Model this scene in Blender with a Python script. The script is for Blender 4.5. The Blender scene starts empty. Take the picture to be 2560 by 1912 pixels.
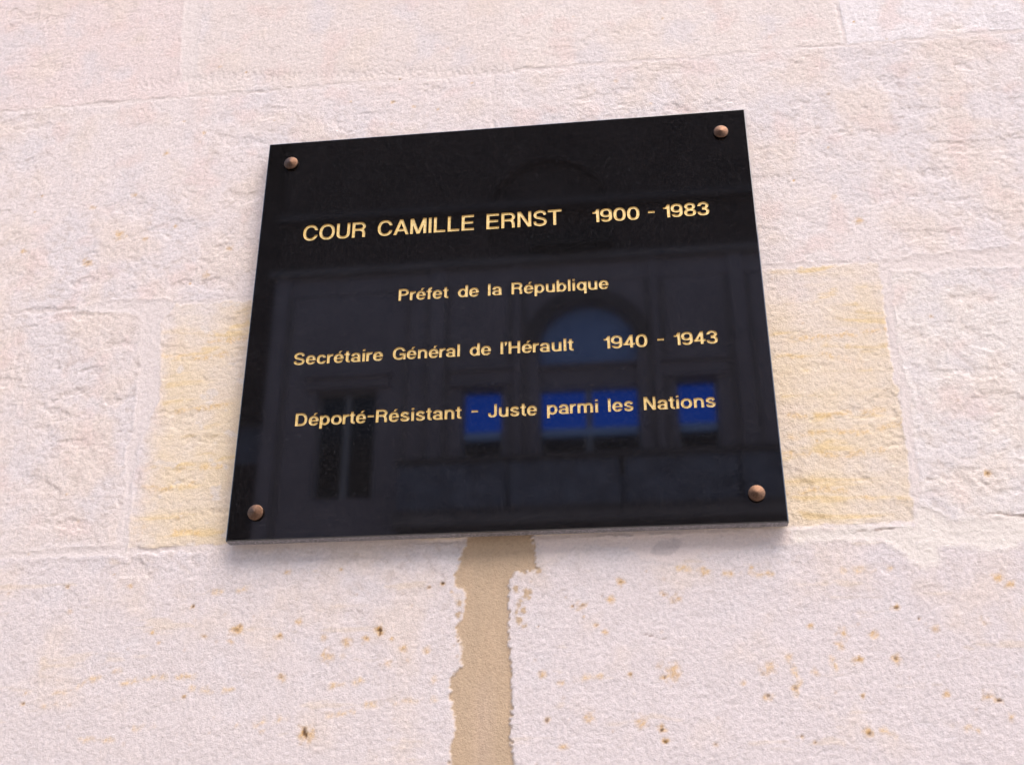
import bpy, math, random
import numpy as np
from mathutils import Matrix, Vector

scene = bpy.context.scene
COL = scene.collection
PZ = 2.05                      # height of the plaque's centre above the paving

# ------------------------------------------------------------------ camera
cam = bpy.data.cameras.new('camera')
cam_ob = bpy.data.objects.new('camera', cam)
COL.objects.link(cam_ob)
RIGHT = Vector((0.9928923652541545, 0.11901504967388794, 0.0004110609849644902))
DOWN = Vector((-0.04907908696351591, 0.4125877339644762, -0.9095947476788142))
FWD = Vector((-0.1084250627984094, 0.9031095059477451, 0.4154963610237523))
LOC = Vector((0.0983292, -0.74464622, -0.40251233 + PZ))
m = Matrix((RIGHT, -DOWN, -FWD)).transposed().to_4x4()
m.translation = LOC
cam_ob.matrix_world = m
cam.sensor_width = 36.0
cam.lens = 36.0 * 2760.586 / 2560.0
cam.clip_start = 0.01
cam.clip_end = 500.0
cam.dof.use_dof = True
cam.dof.focus_distance = 0.875
cam.dof.aperture_fstop = 13.0
scene.camera = cam_ob

# ------------------------------------------------------------------ sky, sun, exposure
SUN_EL, SUN_AZ = math.radians(56), math.radians(32)      # azimuth measured from -Y (out of the wall) towards +X
sun_dir = Vector((math.sin(SUN_AZ) * math.cos(SUN_EL), -math.cos(SUN_AZ) * math.cos(SUN_EL), math.sin(SUN_EL)))
world = bpy.data.worlds.new('World')
scene.world = world
world.use_nodes = True
wn = world.node_tree
bg = wn.nodes['Background']
sky = wn.nodes.new('ShaderNodeTexSky')
sky.sky_type = 'NISHITA'
sky.sun_disc = False
sky.air_density = 0.9
sky.dust_density = 2.2
sky.ozone_density = 1.0
sky.sun_elevation = SUN_EL
sky.sun_rotation = math.pi - SUN_AZ
wn.links.new(sky.outputs[0], bg.inputs[0])
bg.inputs[1].default_value = 0.15
sun = bpy.data.lights.new('sun', 'SUN')
sun.energy = 0.95
sun.angle = math.radians(58)
sun.color = (1.0, 0.88, 0.76)
sun_ob = bpy.data.objects.new('sun', sun)
COL.objects.link(sun_ob)
sun_ob.rotation_euler = (-sun_dir).to_track_quat('-Z', 'Y').to_euler()
vs = scene.view_settings
vs.view_transform = 'Standard'
vs.look = 'None'
vs.gamma = 1.0
vs.use_curve_mapping = False
vs.exposure = 1.76

# ------------------------------------------------------------------ helpers
def tag(o, label=None, cat=None, group=None, kind=None):
    if label: o['label'] = label
    if cat: o['category'] = cat
    if group: o['group'] = group
    if kind: o['kind'] = kind
    return o

def empty(name, loc=(0, 0, 0)):
    o = bpy.data.objects.new(name, None)
    o.empty_display_size = 0.1
    COL.objects.link(o)
    o.location = loc
    return o

def link(name, me, mats, parent=None, loc=None):
    o = bpy.data.objects.new(name, me)
    for mt in (mats if isinstance(mats, (list, tuple)) else [mats]):
        me.materials.append(mt)
    COL.objects.link(o)
    if loc is not None: o.location = loc
    if parent is not None: o.parent = parent
    return o

def mesh(name, verts, faces, smooth=False):
    me = bpy.data.meshes.new(name)
    me.from_pydata([tuple(v) for v in verts], [], [tuple(f) for f in faces])
    me.update()
    if smooth:
        me.polygons.foreach_set('use_smooth', [True] * len(me.polygons))
    return me

class MB:
    """collects boxes and prisms into one mesh"""
    def __init__(s): s.v, s.f = [], []
    def add(s, v, f):
        n = len(s.v); s.v += [tuple(p) for p in v]; s.f += [tuple(i + n for i in q) for q in f]
    def box(s, x0, x1, y0, y1, z0, z1):
        s.add([(x0, y0, z0), (x1, y0, z0), (x1, y1, z0), (x0, y1, z0), (x0, y0, z1), (x1, y0, z1), (x1, y1, z1), (x0, y1, z1)],
              [(0, 3, 2, 1), (4, 5, 6, 7), (0, 1, 5, 4), (1, 2, 6, 5), (2, 3, 7, 6), (3, 0, 4, 7)])
        return s
    def band(s, inner, outer, y0, y1):
        """closed-ended strip between two polylines in x/z, thick in y"""
        n = len(inner)
        v = [(x, y0, z) for x, z in inner] + [(x, y0, z) for x, z in outer] + [(x, y1, z) for x, z in inner] + [(x, y1, z) for x, z in outer]
        f = []
        for i in range(n - 1):
            a, b, c, d = i, i + 1, n + i + 1, n + i
            f += [(a, b, c, d), (2*n + a, 2*n + d, 2*n + c, 2*n + b), (a, 2*n + a, 2*n + b, b), (d, c, 2*n + c, 2*n + d)]
        f += [(0, n, 3*n, 2*n), (n - 1, 3*n - 1, 4*n - 1, 2*n - 1)]
        s.add(v, f)
        return s
    def build(s, name, mat, parent=None, loc=None):
        return link(name, mesh(name, s.v, s.f), mat, parent, loc)

def fill2d(loops, extrude=0.0):
    """filled flat shape with holes from closed polylines in x/z, facing -Y; returns (verts, faces)"""
    cu = bpy.data.curves.new('fill', 'CURVE')
    cu.dimensions = '2D'
    cu.fill_mode = 'BOTH'
    cu.extrude = extrude
    for lp in loops:
        sp = cu.splines.new('POLY')
        sp.points.add(len(lp) - 1)
        sp.points.foreach_set('co', np.array([(x * 1000, z * 1000, 0, 1) for x, z in lp], float).ravel())
        sp.use_cyclic_u = True
    ob = bpy.data.objects.new('fill', cu)
    COL.objects.link(ob)
    dg = bpy.context.evaluated_depsgraph_get()
    ev = ob.evaluated_get(dg)
    me = ev.to_mesh()
    v = [(q.co.x / 1000, -q.co.z, q.co.y / 1000) for q in me.vertices]
    f = [tuple(p.vertices) for p in me.polygons]
    nz = sum(p.normal.z * p.area for p in me.polygons)
    ev.to_mesh_clear()
    bpy.data.objects.remove(ob)
    bpy.data.curves.remove(cu)
    if extrude == 0.0 and nz < 0:
        f = [q[::-1] for q in f]
    return v, f

# ------------------------------------------------------------------ materials
def material(name):
    mt = bpy.data.materials.new(name)
    mt.use_nodes = True
    nt = mt.node_tree
    return mt, nt, nt.nodes['Principled BSDF']

def noise(nt, scale, detail=4, rough=0.55, stretch=None, coord='Object'):
    tc = nt.nodes.new('ShaderNodeTexCoord')
    n = nt.nodes.new('ShaderNodeTexNoise')
    n.inputs['Scale'].default_value = scale
    n.inputs['Detail'].default_value = detail
    n.inputs['Roughness'].default_value = rough
    if stretch:
        mp = nt.nodes.new('ShaderNodeMapping')
        mp.inputs['Scale'].default_value = stretch
        nt.links.new(tc.outputs[coord], mp.inputs[0])
        nt.links.new(mp.outputs[0], n.inputs['Vector'])
    else:
        nt.links.new(tc.outputs[coord], n.inputs['Vector'])
    return n

def ramp(nt, src, stops):
    r = nt.nodes.new('ShaderNodeValToRGB')
    el = r.color_ramp.elements
    while len(el) < len(stops): el.new(0.5)
    for e, (p, c) in zip(el, stops):
        e.position = p
        e.color = (*c, 1) if len(c) == 3 else c
    nt.links.new(src, r.inputs[0])
    return r

def bump(nt, bsdf, src, strength, dist):
    b = nt.nodes.new('ShaderNodeBump')
    b.inputs['Strength'].default_value = strength
    b.inputs['Distance'].default_value = dist
    nt.links.new(src, b.inputs['Height'])
    nt.links.new(b.outputs[0], bsdf.inputs['Normal'])
    return b

def mixcol(nt, kind, fac, a, b):
    mx = nt.nodes.new('ShaderNodeMix')
    mx.data_type = 'RGBA'
    mx.blend_type = kind
    if isinstance(fac, (int, float)): mx.inputs[0].default_value = fac
    else: nt.links.new(fac, mx.inputs[0])
    for s, i in ((a, 6), (b, 7)):
        if isinstance(s, tuple): mx.inputs[i].default_value = (*s, 1)
        else: nt.links.new(s, mx.inputs[i])
    return mx.outputs[2]

def simple(name, c1, c2, scale, rough=0.85, bmp=0.3, bd=0.01, metallic=0.0):
    mt, nt, b = material(name)
    n = noise(nt, scale, 6, 0.6)
    r = ramp(nt, n.outputs[0], [(0.3, c1), (0.7, c2)])
    nt.links.new(r.outputs[0], b.inputs['Base Color'])
    b.inputs['Roughness'].default_value = rough
    b.inputs['Metallic'].default_value = metallic
    if bmp: bump(nt, b, n.outputs[0], bmp, bd)
    return mt

# limestone / mortar: colour of the stone itself comes from the mesh (bedding, ochre, rust specks), fine grain from nodes
def stone_material(name, grain, bstrength):
    mt, nt, b = material(name)
    at = nt.nodes.new('ShaderNodeAttribute')
    at.attribute_name = 'stone_colour'
    n1 = noise(nt, 560, 5, 0.7)
    g1 = ramp(nt, n1.outputs[0], [(0.30, (1 - grain,) * 3), (0.5, (1.0,) * 3), (0.72, (1 + grain * 0.6,) * 3)])
    c = mixcol(nt, 'MULTIPLY', 1.0, at.outputs['Color'], g1.outputs[0])
    n2 = noise(nt, 900, 3, 0.6)
    nt.links.new(c, b.inputs['Base Color'])
    b.inputs['Roughness'].default_value = 0.92
    b.inputs['Specular IOR Level'].default_value = 0.2
    ad = nt.nodes.new('ShaderNodeMath')
    ad.operation = 'ADD'
    nt.links.new(n1.outputs[0], ad.inputs[0])
    nt.links.new(n2.outputs[0], ad.inputs[1])
    bump(nt, b, ad.outputs[0], bstrength, 0.0012)
    return mt

M_STONE = stone_material('limestone', 0.15, 0.5)
M_MORTAR = stone_material('lime_mortar', 0.12, 0.4)
M_CEMENT = stone_material('tan_cement', 0.15, 0.5)

# polished black granite
M_GRANITE, nt, b = material('polished_black_granite')
v = nt.nodes.new('ShaderNodeTexVoronoi')
v.inputs['Scale'].default_value = 900
tc = nt.nodes.new('ShaderNodeTexCoord')
nt.links.new(tc.outputs['Object'], v.inputs['Vector'])
r = ramp(nt, v.outputs['Color'], [(0.0, (0.0015, 0.0013, 0.0014)), (0.55, (0.004, 0.0036, 0.0038)), (0.88, (0.0085, 0.008, 0.0085)), (1.0, (0.018, 0.018, 0.0195))])
nt.links.new(r.outputs[0], b.inputs['Base Color'])
b.inputs['Roughness'].default_value = 0.035
b.inputs['IOR'].default_value = 1.82

# sawn, unpolished granite edge
M_SAWN, nt, b = material('sawn_granite_edge')
v = nt.nodes.new('ShaderNodeTexVoronoi')
v.inputs['Scale'].default_value = 1100
tc = nt.nodes.new('ShaderNodeTexCoord')
nt.links.new(tc.outputs['Object'], v.inputs['Vector'])
n = noise(nt, 260, 4)
r = ramp(nt, v.outputs['Color'], [(0.0, (0.10, 0.095, 0.105)), (0.6, (0.19, 0.182, 0.197)), (1.0, (0.46, 0.44, 0.47))])
c = mixcol(nt, 'MULTIPLY', 0.6, r.outputs[0], ramp(nt, n.outputs[0], [(0.3, (0.6,) * 3), (0.7, (1.1,) * 3)]).outputs[0])
nt.links.new(c, b.inputs['Base Color'])
b.inputs['Roughness'].default_value = 0.6

# gold paint in the engraving
M_GOLD, nt, b = material('gold_leaf_paint')
n = noise(nt, 1300, 3, 0.6)
n2 = noise(nt, 500, 2, 0.5)
r = ramp(nt, n2.outputs[0], [(0.3, (0.58, 0.41, 0.14)), (0.55, (0.67, 0.50, 0.21)), (0.8, (0.76, 0.62, 0.34))])
nt.links.new(r.outputs[0], b.inputs['Base Color'])
b.inputs['Metallic'].default_value = 0.25
b.inputs['Roughness'].default_value = 0.42
bump(nt, b, n.outputs[0], 0.3, 0.0004)

# brushed copper caps
M_COPPER, nt, b = material('turned_copper')
n = noise(nt, 900, 4, 0.6)
r = ramp(nt, n.outputs[0], [(0.3, (0.085, 0.047, 0.030)), (0.7, (0.165, 0.096, 0.064))])
nt.links.new(r.outputs[0], b.inputs['Base Color'])
b.inputs['Metallic'].default_value = 1.0
b.inputs['Roughness'].default_value = 0.46
b.inputs['Anisotropic'].default_value = 0.6
tg = nt.nodes.new('ShaderNodeTangent')
tg.direction_type = 'RADIAL'
tg.axis = 'Y'
nt.links.new(tg.outputs[0], b.inputs['Tangent'])

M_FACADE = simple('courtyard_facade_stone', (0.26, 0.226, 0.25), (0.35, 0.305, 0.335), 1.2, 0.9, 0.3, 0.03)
M_UPPER = simple('dark_brown_stone', (0.06, 0.041, 0.035), (0.115, 0.082, 0.072), 1.1, 0.9, 0.3, 0.03)  # dark brown for the upper storey and the recessed bay
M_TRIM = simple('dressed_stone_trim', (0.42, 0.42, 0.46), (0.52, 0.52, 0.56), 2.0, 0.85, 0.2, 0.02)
M_GREYTRIM = simple('grey_moulding', (0.20, 0.175, 0.175), (0.30, 0.265, 0.265), 2.0, 0.85, 0.2, 0.02)  # mid grey for cornice, strips beside pilasters and balcony slab
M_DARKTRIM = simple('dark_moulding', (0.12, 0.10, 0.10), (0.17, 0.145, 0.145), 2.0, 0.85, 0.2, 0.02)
M_EAVES = simple('dark_timber_eaves', (0.035, 0.028, 0.024), (0.06, 0.048, 0.04), 3.0, 0.8, 0.2, 0.02)
M_ROOF = simple('clay_roof_tiles', (0.20, 0.10, 0.07), (0.32, 0.18, 0.12), 4.0, 0.9, 0.5, 0.03)
M_PAINT = simple('grey_window_paint', (0.30, 0.30, 0.33), (0.36, 0.36, 0.39), 3.0, 0.5, 0.05, 0.005)
M_BLUERAIL = simple('pale_blue_rail', (0.34, 0.50, 0.80), (0.40, 0.58, 0.88), 3.0, 0.4, 0.05, 0.005)  # pale blue for the bars between blue and dark panes
M_RAIL = simple('patinated_railing_mesh', (0.11, 0.11, 0.14), (0.25, 0.27, 0.35), 2.6, 0.7, 0.2, 0.02)
M_PAVING = simple('limestone_paving', (0.34, 0.31, 0.28), (0.46, 0.42, 0.38), 1.5, 0.9, 0.3, 0.01)
M_WALLFAR = simple('limestone_ashlar', (0.46, 0.41, 0.39), (0.56, 0.50, 0.47), 2.0, 0.9, 0.4, 0.02)
M_GLASS, nt, b = material('sky_tinted_glass')
b.inputs['Base Color'].default_value = (0.04, 0.22, 0.95, 1)  # mirror panes; the reflected sky's blue is painted stronger through this tint
b.inputs['Metallic'].default_value = 1.0
b.inputs['Roughness'].default_value = 0.02
M_FANLIGHT, nt, b = material('sky_painted_fanlight')  # hazy sky reflection painted as a blue base colour
n = noise(nt, 3, 4)
r = ramp(nt, n.outputs[0], [(0.3, (0.20, 0.31, 0.62)), (0.7, (0.29, 0.42, 0.74))])
nt.links.new(r.outputs[0], b.inputs['Base Color'])
b.inputs['Roughness'].default_value = 0.25
b.inputs['Specular IOR Level'].default_value = 0.8
M_DARKGLASS, nt, b = material('dark_window_glass')
b.inputs['Base Color'].default_value = (0.012, 0.012, 0.014, 1)
b.inputs['Roughness'].default_value = 0.1

# ------------------------------------------------------------------ setting
def structure(o):
    o['kind'] = 'structure'
    return o
g = MB().box(-30, 30, -22.0, 0.5, -0.3, 0.0).build('courtyard_ground', M_PAVING)
structure(g)
SPOTS = [(-0.3401,-0.2846,0.0024,0.9),(-0.3398,-0.2774,0.0016,0.3),(-0.3221,-0.2014,0.002,0.5),(-0.2738,-0.2028,0.002,0.3),(-0.3171,-0.2195,0.002,0.3),(-0.3357,-0.1298,0.0016,0.6),(-0.2239,-0.2188,0.0018,1),(-0.2134,-0.24,0.0024,0.8),(-0.1896,-0.2369,0.0044,0.5),(-0.1873,-0.2337,0.002,0.7),(-0.1929,-0.245,0.0024,0.3),(-0.1578,-0.2413,0.0028,0.6),(-0.125,-0.2434,0.0028,0.3),(-0.1083,-0.2462,0.004,0.4),(-0.0951,-0.2449,0.0024,0.7),(-0.0855,-0.2392,0.0044,1),(-0.077,-0.2453,0.002,0.4),(-0.1224,-0.2571,0.0052,0.3),(-0.0803,-0.2619,0.0032,0.5),(-0.0649,-0.2607,0.0016,0.8),(-0.1536,-0.2698,0.0032,0.5),(-0.1332,-0.3083,0.0056,0.9),(-0.2231,-0.2819,0.0018,0.9),(-0.0512,-0.2097,0.0016,1),(-0.0418,-0.2073,0.0016,1),(-0.0354,-0.2136,0.0014,0.8),(-0.1559,-0.1958,0.0024,0.6),(-0.1158,-0.195,0.0014,0.7),(-0.1642,-0.3059,0.002,0.4),(-0.0467,-0.2743,0.0028,0.3),(-0.2521,-0.237,0.0016,0.4),(-0.2459,-0.2446,0.0016,0.4),(-0.0297,-0.248,0.0016,0.9),(-0.0685,-0.2519,0.0032,0.3),(-0.0522,-0.2539,0.0028,0.3),(-0.2436,-0.1511,0.002,0.3),(-0.1443,-0.2323,0.0028,0.25),(-0.2877,-0.1934,0.0012,0.5),(-0.3235,-0.1518,0.0016,0.2),(-0.3577,-0.1757,0.0012,0.3),(0.0835,-0.2101,0.0032,0.7),(0.0766,-0.222,0.0032,0.4),(0.0558,-0.2255,0.0036,0.5),(0.0572,-0.2335,0.0012,1),(0.0497,-0.2261,0.0012,1),(0.026,-0.2397,0.0012,1),(0.1123,-0.2198,0.0028,0.6),(0.1216,-0.2225,0.0032,0.35),(0.1408,-0.2053,0.0032,0.3),(0.1588,-0.2067,0.0028,0.4),(0.183,-0.2067,0.0028,0.4),(0.1724,-0.2031,0.002,0.4),(0.0657,-0.2393,0.002,0.5),(0.0711,-0.2449,0.0024,0.35),(0.0871,-0.2731,0.0024,0.8),(0.028,-0.2719,0.0028,0.35),(0.0405,-0.2775,0.0024,0.4),(0.1148,-0.2721,0.0068,0.3),(0.11,-0.2758,0.0024,0.5),(0.1785,-0.2712,0.0048,0.25),(0.1928,-0.2632,0.0028,0.4),(0.1768,-0.2886,0.0032,0.6),(0.1943,-0.2842,0.0028,0.5),(0.2081,-0.274,0.0028,0.4),(0.2289,-0.2488,0.0036,0.4),(0.2264,-0.2571,0.0032,0.4),(0.2481,-0.2508,0.0032,0.45),(0.2372,-0.2657,0.0032,0.6),(0.2654,-0.2328,0.0028,0.7),(0.2607,-0.2662,0.0036,0.5),(0.2084,-0.2437,0.0024,0.4),(0.2364,-0.2896,0.002,0.8),(0.2893,-0.2888,0.0028,0.4),(0.3147,-0.2915,0.0036,0.5),(0.3211,-0.2937,0.0024,1),(0.2371,-0.3124,0.0036,0.6),(0.1949,-0.3139,0.002,0.7),(0.1402,-0.3182,0.002,0.5),(0.1066,-0.3091,0.0028,0.8),(0.108,-0.3163,0.0024,1),(0.106,-0.3062,0.002,0.5),(0.0311,-0.3018,0.0024,0.6),(0.0933,-0.3038,0.0048,0.3),(0.06,-0.3011,0.004,0.2),(0.3398,-0.1412,0.0028,0.6),(0.3346,-0.2145,0.004,0.4),(0.3404,-0.2194,0.0032,0.35),(0.2274,-0.1118,0.0012,0.7),(0.3207,-0.2435,0.0032,0.25),(0.2032,-0.3179,0.0012,0.7),(0.1611,-0.2806,0.002,0.2),(0.0412,-0.3184,0.0028,0.25),(0.2792,-0.2409,0.001,0.8),(0.2885,-0.2472,0.0028,0.2),(0.3266,-0.3038,0.0028,0.25),(-0.2348,0.267,0.0016,0.8),(-0.2601,0.2751,0.0018,0.35),(-0.3578,0.1319,0.0028,0.5),(-0.329,0.1016,0.0052,0.45),(-0.3528,0.0771,0.0044,0.5),(-0.3056,0.0964,0.0024,0.4),(-0.2981,0.1838,0.0032,0.45),(-0.4073,0.1478,0.0016,0.6),(-0.2461,0.0574,0.0036,0.45),(-0.26,0.0498,0.0012,0.9),(-0.4136,0.0917,0.0028,0.3),(-0.0926,0.2447,0.0014,0.8),(-0.0978,0.2204,0.0024,0.5),(-0.1352,0.2245,0.0012,0.7),(-0.079,0.2136,0.002,0.4),(-0.2665,0.2022,0.0024,0.35),(-0.2805,0.1072,0.0024,0.3),(-0.2299,0.0818,0.0032,0.3),(-0.4106,0.1313,0.0014,0.4),(-0.203,0.2102,0.001,0.7),(-0.0283,0.2343,0.0012,0.7),(-0.0575,0.2091,0.0014,0.5),(-0.3217,0.1421,0.0024,0.25),(-0.2865,0.2166,0.0016,0.3),(0.344,0.2031,0.0012,0.7),(0.2379,0.1468,0.001,0.8),(0.2342,0.111,0.001,0.7),(0.3006,0.2674,0.0012,0.6),(0.3249,0.2462,0.001,0.5),(0.2798,0.07,0.0036,0.25),(0.3206,-0.0171,0.0016,0.7),(0.2649,0.0927,0.0036,0.15),(0.2642,0.1406,0.0016,0.3),(0.1252,0.1979,0.0014,0.4),(0.0621,0.299,0.0012,0.4),(0.097,0.224,0.0028,0.2),(0.1399,0.2884,0.0012,0.3)]
STREAKS = [[(-0.3239,-0.2793),(-0.3071,-0.2764),(-0.2962,-0.2702),(-0.2797,-0.2657),(-0.2716,-0.2627)],
 [(-0.2701,-0.2723),(-0.2468,-0.2688),(-0.2333,-0.2683),(-0.2131,-0.2679)],
 [(-0.2306,-0.21),(-0.2134,-0.2088),(-0.1824,-0.2072)],
 [(-0.217,-0.2765),(-0.2017,-0.2791),(-0.1869,-0.2771)],
 [(-0.1274,-0.2569),(-0.1126,-0.2557)],
 [(-0.1177,-0.2768),(-0.0903,-0.2727)],
 [(-0.1212,-0.2967),(-0.102,-0.294)],
 [(-0.091,-0.2896),(-0.0671,-0.287),(-0.0447,-0.2873)],
 [(-0.2553,-0.3031),(-0.2421,-0.3018)],
 [(-0.1807,-0.3034),(-0.1455,-0.2963)],
 [(-0.2946,-0.3095),(-0.2691,-0.3113)],
 [(-0.3313,-0.2855),(-0.3155,-0.2874)],
 [(0.1237,-0.2015),(0.1596,-0.2067),(0.186,-0.2076)],
 [(0.234,-0.2066),(0.2661,-0.206)],
 [(0.0499,-0.2746),(0.067,-0.2742)],
 [(0.1925,-0.2662),(0.197,-0.2798),(0.194,-0.2871)],
 [(0.2196,-0.2638),(0.2217,-0.2713)],
 [(0.289,-0.3089),(0.3041,-0.3119)],
 [(0.2459,-0.3111),(0.2526,-0.314)],
 [(0.1805,-0.0539),(0.183,-0.0635)]]
OCHRE_STREAKS = [[(0.2103,-0.0912),(0.2314,-0.0931),(0.2512,-0.0914),(0.269,-0.0914),(0.2825,-0.0875)],
 [(0.2087,-0.1073),(0.2333,-0.1049),(0.2573,-0.107),(0.2886,-0.1013)],
 [(0.2028,-0.1491),(0.2284,-0.1485),(0.2517,-0.1511),(0.2605,-0.1565)],
 [(0.2042,-0.1196),(0.2233,-0.1222),(0.2473,-0.1233),(0.2715,-0.1209)],
 [(0.2149,-0.03),(0.2421,-0.0287),(0.2673,-0.0283),(0.2894,-0.0258)],
 [(0.2117,-0.0443),(0.2403,-0.044),(0.2644,-0.0511)],
 [(-0.282,-0.124),(-0.2593,-0.1286),(-0.2323,-0.126)],
 [(-0.2752,-0.1571),(-0.2548,-0.1615),(-0.2276,-0.1642)],
 [(-0.273,-0.1094),(-0.2503,-0.1141),(-0.214,-0.112)],
 [(-0.2569,-0.064),(-0.2363,-0.0631),(-0.2123,-0.0604)],
 [(-0.2751,-0.0143),(-0.2454,-0.0201),(-0.2209,-0.0174)],
 [(-0.2375,-0.0061),(-0.2071,-0.0038)]]
WALL_Y = 0.0125
# ------------------------------------------------------------------ stone wall
def _hash(ix, iy, seed):
    h = (ix.astype(np.int64) * 374761393 + iy.astype(np.int64) * 668265263 + seed * 1442695041) & 0xFFFFFFFF
    h = ((h ^ (h >> 13)) * 1274126177) & 0xFFFFFFFF
    return ((h ^ (h >> 16)) & 0xFFFF).astype(np.float32) / 65535.0

def perlin(x, y, seed):
    xi, yi = np.floor(x), np.floor(y)
    fx, fy = (x - xi).astype(np.float32), (y - yi).astype(np.float32)
    u, w = fx * fx * fx * (fx * (fx * 6 - 15) + 10), fy * fy * fy * (fy * (fy * 6 - 15) + 10)
    def g(dx, dy):
        a = _hash(xi + dx, yi + dy, seed) * 6.2831853
        return np.cos(a) * (fx - dx) + np.sin(a) * (fy - dy)
    a = g(0, 0) * (1 - u) + g(1, 0) * u
    c = g(0, 1) * (1 - u) + g(1, 1) * u
    return (a * (1 - w) + c * w) * 1.5

def fbm(x, y, size, octs, seed, gain=0.5):
    t, amp, tot, s = 0, 1.0, 0, 1.0 / size
    for k in range(octs):
        t = t + amp * perlin(x * s + 17.3 * k, y * s - 9.1 * k, seed + k)
        tot += amp
        amp *= gain
        s *= 2.03
    return t / tot

def sstep(a, b, x):
    t = np.clip((x - a) / (b - a), 0, 1)
    return t * t * (3 - 2 * t)

def axis(lo, hi, clo, chi, step, grow):
    mid = np.arange(clo, chi + step / 2, step)
    def out(start, end):
        p, s, l = start, step, []
        while abs(p - start) < abs(end - start):
            s = min(s * grow, 0.02)
            p = p + s if end > start else p - s
            l.append(p)
        return l
    return np.array(out(clo, lo)[::-1] + list(mid) + out(chi, hi))

XS = axis(-1.45, 1.45, -0.56, 0.52, 0.00105, 1.06)
ZS = axis(-0.80, 1.08, -0.40, 0.46, 0.00105, 1.06)
NX, NZ = len(XS), len(ZS)
GX, GZ = np.meshgrid(XS, ZS)
GX, GZ = GX.ravel(), GZ.ravel()

def sd_poly(pts, pad=0.02):
    """signed distance (inside positive) to a polygon, -pad outside its box"""
    P = np.array(pts)
    out = np.full(GX.shape, -pad)
    sel = np.where((GX > P[:, 0].min() - pad) & (GX < P[:, 0].max() + pad) & (GZ > P[:, 1].min() - pad) & (GZ < P[:, 1].max() + pad))[0]
    x, z = GX[sel], GZ[sel]
    d = np.full(x.shape, 1e9)
    ins = np.zeros(x.shape, bool)
    for (ax, az), (bx, bz) in zip(P, np.roll(P, -1, 0)):
        ex, ez = bx - ax, bz - az
        t = np.clip(((x - ax) * ex + (z - az) * ez) / (ex * ex + ez * ez + 1e-12), 0, 1)
        d = np.minimum(d, np.hypot(x - ax - t * ex, z - az - t * ez))
        c = (az > z) != (bz > z)
        with np.errstate(divide='ignore', invalid='ignore'):
            ins ^= c & (x < ex * (z - az) / (ez if ez != 0 else 1e-12) + ax)
    out[sel] = np.clip(np.where(ins, d, -d), -pad, None)
    return out

def d_line(pts, pad=0.02):
    """(index, distance, arc position) of the points near a polyline"""
    P = np.array(pts)
    sel = np.where((GX > P[:, 0].min() - pad) & (GX < P[:, 0].max() + pad) & (GZ > P[:, 1].min() - pad) & (GZ < P[:, 1].max() + pad))[0]
    x, z = GX[sel], GZ[sel]
    d = np.full(x.shape, 1e9)
    for (ax, az), (bx, bz) in zip(P[:-1], P[1:]):
        ex, ez = bx - ax, bz - az
        t = np.clip(((x - ax) * ex + (z - az) * ez) / (ex * ex + ez * ez + 1e-12), 0, 1)
        d = np.minimum(d, np.hypot(x - ax - t * ex, z - az - t * ez))
    return sel, d

# noise fields
N_fine = fbm(GX, GZ, 0.0036, 2, 11)
N_grain = perlin(GX / 0.0023, GZ / 0.0023, 17)
N_mid = fbm(GX, GZ, 0.012, 3, 23)
N_big = fbm(GX, GZ, 0.05, 4, 37)
N_huge = fbm(GX, GZ, 0.22, 3, 41)
# pecked tooling that leans to the left, broken up
ca, sa = math.cos(math.radians(38)), math.sin(math.radians(38))
N_tool = fbm((GX * ca - GZ * sa) * 1.0, (GX * sa + GZ * ca) * 2.0, 0.008, 3, 53)
# bedding runs nearly level
N_bed = fbm(GX * 0.16 + 0.01 * N_big, GZ + 0.02 * N_huge, 0.011, 4, 67)
N_edge = fbm(GX, GZ, 0.006, 3, 71)

# courses: joints at z, alternate bond
ZJ = [-1.0, -0.80, -0.593, -0.3845, -0.176, 0.0325, 0.2435, 0.452, 0.66, 0.868, 1.08, 1.3]
warp_z = 0.0035 * fbm(GX, GZ * 0, 0.11, 3, 83) + 0.0012 * N_edge + 0.0022 * N_mid
course = np.searchsorted(ZJ, GZ + warp_z) - 1
dz = np.full(GX.shape, 1.0)
for zj in ZJ:
    dz = np.minimum(dz, np.abs(GZ + warp_z - zj))
warp_x = 0.004 * fbm(GX * 0 + course * 3.7, GZ, 0.09, 3, 89) + 0.0012 * N_edge
off = np.where(course % 2 == 0, -0.287, -0.0085)     # course 4 is the one with the ochre block
xr = (GX + warp_x - off) / 0.577
bidx = np.floor(xr).astype(int)
dx = np.abs(xr - np.round(xr)) * 0.577

core = (np.abs(GX) < 0.6) & (GZ > -0.45) & (GZ < 0.5)
# mortar ------------------------------------------------------------
jw = 0.0011 + 0.0016 * (0.4 + fbm(GX, GZ, 0.07, 2, 97))
mort = np.maximum(jw - dz, jw - dx) + 0.0016 * N_edge
is_course = lambda k: course == k
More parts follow.
